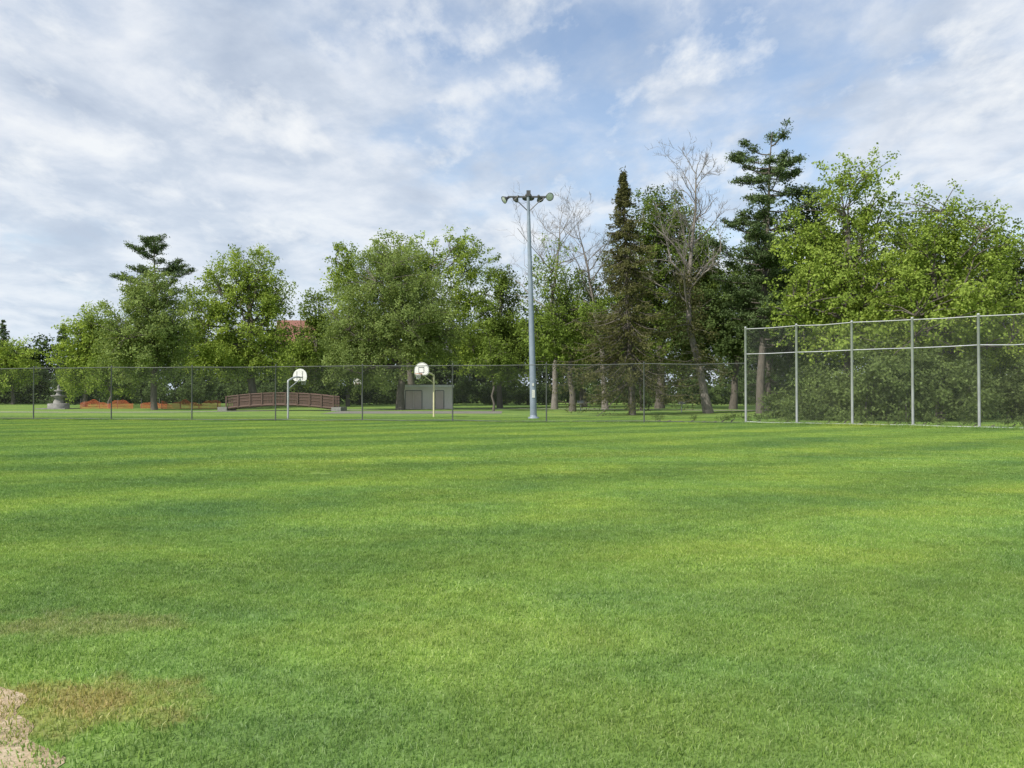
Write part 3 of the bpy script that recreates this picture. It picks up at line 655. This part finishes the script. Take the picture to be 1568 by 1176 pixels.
for t in np.arange(-6,8,0.115):
    q=A+step*t; pts.append((q[0],q[1]+rng.uniform(-0.1,0.3),0,rng.uniform(0.7,1.2),rng.uniform(0,6.28)))
for t in np.arange(0,8,0.2):
    q=A2+st2*t; 
    for k in range(2): pts.append((q[0]+rng.uniform(-.2,.3),q[1]+rng.uniform(-0.2,0.7),0,rng.uniform(0.9,1.7),rng.uniform(0,6.28)))
instancer('unmown_grass',pt,pts)

# ------------------------------------------------------------------ sky and sun
EL=math.radians(44); AZ=math.radians(228)
w=bpy.data.worlds.new("World"); S.world=w; w.use_nodes=True; nt=w.node_tree; nt.nodes.clear()
out=N(nt,'ShaderNodeOutputWorld'); bg=N(nt,'ShaderNodeBackground'); bg.inputs['Strength'].default_value=0.13
sky=N(nt,'ShaderNodeTexSky',sky_type='NISHITA'); sky.sun_disc=False; sky.sun_elevation=EL; sky.sun_rotation=AZ; sky.air_density=1.2; sky.dust_density=0.5; sky.ozone_density=1.6
tc=N(nt,'ShaderNodeTexCoord'); D=tc.outputs['Generated']; sx=N(nt,'ShaderNodeSeparateXYZ'); nt.links.new(D,sx.inputs[0])
zz=math_(nt,'ADD',math_(nt,'MAXIMUM',sx.outputs[2],0.0),0.18)
cx=N(nt,'ShaderNodeCombineXYZ'); nt.links.new(math_(nt,'DIVIDE',sx.outputs[0],zz),cx.inputs[0]); nt.links.new(math_(nt,'DIVIDE',sx.outputs[1],zz),cx.inputs[1])
Pv=cx.outputs[0]
n1=noise(nt,mapping(nt,Pv,(1.0,0.85,1),(0,0,0.5),(3.1,1.7,0)),1.05,6,0.5,0.15)
n2=noise(nt,mapping(nt,Pv,(1.25,0.9,1),(0,0,0.6),(7.3,4.2,0)),4.2,7,0.58,0.15)
n3=noise(nt,mapping(nt,Pv,(1.1,1,1),(0,0,0.4),(1.3,9.2,0)),2.6,8,0.58,0.2)
n5=noise(nt,mapping(nt,Pv,(1.2,0.7,1),(0,0,0.35),(11.7,2.4,0)),3.1,9,0.6,0.1)
x_=sx.outputs[0]; z_=sx.outputs[2]
bias=math_(nt,'MULTIPLY_ADD',x_,-0.15,0.045)
def blob(cx_,cz_,rx,rz,amp):
    dx=math_(nt,'DIVIDE',math_(nt,'SUBTRACT',x_,cx_),rx); dz=math_(nt,'DIVIDE',math_(nt,'SUBTRACT',z_,cz_),rz)
    q=math_(nt,'ADD',math_(nt,'MULTIPLY',dx,dx),math_(nt,'MULTIPLY',dz,dz)); return math_(nt,'MULTIPLY',math_(nt,'POWER',2.718,math_(nt,'MULTIPLY',q,-1.0)),amp)
for a in((0.0,0.42,0.28,0.06,-0.08),(0.26,0.28,0.17,0.06,-0.07),(0.50,0.30,0.2,0.05,0.16),(-0.05,0.24,0.25,0.06,0.08),(-0.35,0.36,0.2,0.08,0.03)): bias=math_(nt,'ADD',bias,blob(*a))
cov=math_(nt,'ADD',math_(nt,'ADD',math_(nt,'MULTIPLY',n1,0.55),math_(nt,'MULTIPLY',n2,0.45)),bias)
mask=ramp(nt,cov,[(0.39,0.20),(0.46,0.45),(0.52,0.78),(0.60,0.96)])
hz=ramp(nt,z_,[(0.0,0.75),(0.12,0.30),(0.3,0.0)])
ccol=ramp(nt,n3,[(0.33,(3.8,4.4,5.4)),(0.47,(4.8,5.35,6.2)),(0.58,(6.1,6.45,7.0)),(0.68,(7.1,7.3,7.5))])
skyc=mixc(nt,1.0,sky.outputs[0],(1.32,1.30,1.32),'MULTIPLY')
c=mixc(nt,mask,skyc,ccol)
c=mixc(nt,ramp(nt,n5,[(0.52,0.0),(0.58,0.35),(0.66,0.85)]),c,(7.1,7.3,7.5))
c=mixc(nt,hz,c,(5.2,6.1,7.1))
nt.links.new(c,bg.inputs['Color']); nt.links.new(bg.outputs[0],out.inputs[0])
sun=bpy.data.lights.new('sun','SUN'); sun.energy=4.7; sun.angle=math.radians(0.5); sun.color=(1,0.95,0.86)
so=obj('sun',sun); d=Vector((math.sin(AZ)*math.cos(EL),math.cos(AZ)*math.cos(EL),math.sin(EL))); so.rotation_euler=d.to_track_quat('Z','Y').to_euler()

cam=bpy.data.cameras.new('camera'); cam.lens=27.7; cam.sensor_width=36; cam.clip_end=6000; cam.clip_start=0.05
co=obj('camera',cam,loc=(0,0,1.7),rot=(math.radians(90.9),0,0)); S.camera=co
